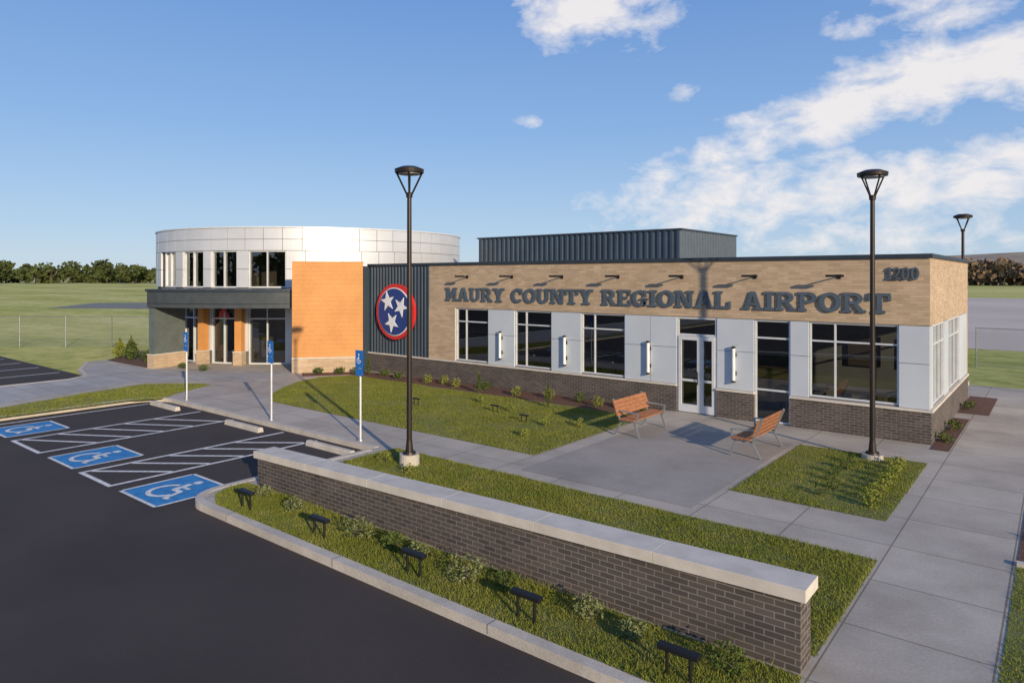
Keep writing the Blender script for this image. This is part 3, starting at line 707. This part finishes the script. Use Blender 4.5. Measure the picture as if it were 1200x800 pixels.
# ---------------------------------------------------------------- sky, sun
EL=16; AZ=115
wd=bpy.data.worlds.new('World'); scene.world=wd; wd.use_nodes=True; t=wd.node_tree; t.nodes.clear()
o=t.nodes.new('ShaderNodeOutputWorld'); bg=t.nodes.new('ShaderNodeBackground'); sk=t.nodes.new('ShaderNodeTexSky')
sk.sky_type='NISHITA'; sk.sun_disc=False; sk.sun_elevation=R(EL); sk.sun_rotation=R(AZ); sk.air_density=1.0; sk.dust_density=.3; sk.ozone_density=3.0
bg.inputs[1].default_value=.14; t.links.new(bg.outputs[0],o.inputs[0])
def mth(op,a,b_=None,c=None,cl=False):
    q=t.nodes.new('ShaderNodeMath'); q.operation=op; q.use_clamp=cl
    for i,x in enumerate((a,b_,c)):
        if x is None: continue
        if isinstance(x,(int,float)): q.inputs[i].default_value=x
        else: t.links.new(x,q.inputs[i])
    return q.outputs[0]
tc=t.nodes.new('ShaderNodeTexCoord'); sx=t.nodes.new('ShaderNodeSeparateXYZ'); t.links.new(tc.outputs['Generated'],sx.inputs[0])
az=mth('MULTIPLY',mth('ARCTAN2',sx.outputs[0],sx.outputs[1]),57.2958); el=mth('MULTIPLY',mth('ARCSINE',sx.outputs[2]),57.2958)
k=1/.14
grad=ramp(t,mth('DIVIDE',el,60.0,None,True),[(0,(.50,.63,.79)),(.06,(.40,.555,.78)),(.2,(.25,.43,.75)),(.42,(.13,.29,.67)),(1,(.07,.19,.50))])
sc_=t.nodes.new('ShaderNodeVectorMath'); sc_.operation='SCALE'; sc_.inputs[3].default_value=k; t.links.new(grad,sc_.inputs[0])
skyc=mixc(t,sk.outputs[0],sc_.outputs[0],.82)
blobs=[(-31.5,22,5.5,3.4,1),(-26,20.5,1.8,1,.8),(-6.3,19.5,3.8,2.4,1),(-11.5,18.2,3.5,1,.6),(-2.9,14.2,4,2.2,1),(-8.5,14,5,2.8,1.05),(-13.5,12.3,4.8,2.1,1.05),(-19,11.3,3.8,1.5,1),(-22.3,10.2,2.2,1.4,1),
 (-21,6.2,9,2.9,.95),(-11,6.8,9,2.5,.92),(-3.5,7.0,5,2.2,1),(-37.4,12.9,1.2,.5,.75),(-24.6,14.9,1.3,.8,.75),(-7,3.5,14,1.8,.6),(50,16,22,6,.9)]
acc=None
for a,e_,ra,re,st in blobs:
    u=mth('DIVIDE',mth('SUBTRACT',az,a),ra); v=mth('DIVIDE',mth('SUBTRACT',el,e_),re)
    d2=mth('ADD',mth('MULTIPLY',u,u),mth('MULTIPLY',v,v))
    q=mth('MULTIPLY',mth('SUBTRACT',1.0,mth('MULTIPLY',d2,.45),None,True),st)
    acc=q if acc is None else mth('MAXIMUM',acc,q)
mp=t.nodes.new('ShaderNodeMapping'); mp.inputs['Scale'].default_value=(1,1,1.8); t.links.new(tc.outputs['Generated'],mp.inputs[0])
n1=t.nodes.new('ShaderNodeTexNoise'); n1.inputs['Scale'].default_value=15; n1.inputs['Detail'].default_value=8; n1.inputs['Roughness'].default_value=.6; n1.inputs['Distortion'].default_value=.25; t.links.new(mp.outputs[0],n1.inputs['Vector'])
cl=mth('SUBTRACT',mth('ADD',acc,mth('MULTIPLY',n1.outputs['Fac'],2.6)),1.66)
cl=mth('MULTIPLY',cl,1.25,None,True)
cl=mth('MULTIPLY',mth('SMOOTH_MIN',cl,.92,.2),mth('GREATER_THAN',acc,.001))
cfin=mixc(t,skyc,(6.5,6.2,6.1),cl)
t.links.new(cfin,bg.inputs[0])
s=bpy.data.lights.new('sun','SUN'); s.energy=5.0; s.angle=R(.7); s.color=(1,.83,.60)
so=link(bpy.data.objects.new('sun',s)); 
dv=Vector((math.sin(R(AZ))*math.cos(R(EL)),math.cos(R(AZ))*math.cos(R(EL)),math.sin(R(EL)))); so.rotation_euler=(-dv).to_track_quat('-Z','Y').to_euler()
# ---------------------------------------------------------------- camera
cam=bpy.data.cameras.new('camera'); co=link(bpy.data.objects.new('camera',cam)); co.location=(0,0,H); co.rotation_euler=(R(90),0,R(38.8))
cam.sensor_width=36; cam.lens=24; cam.shift_y=-75/1200; cam.clip_end=8000; cam.clip_start=.05
scene.camera=co
scene.view_settings.view_transform='Standard'; scene.view_settings.look='None'; scene.view_settings.exposure=0
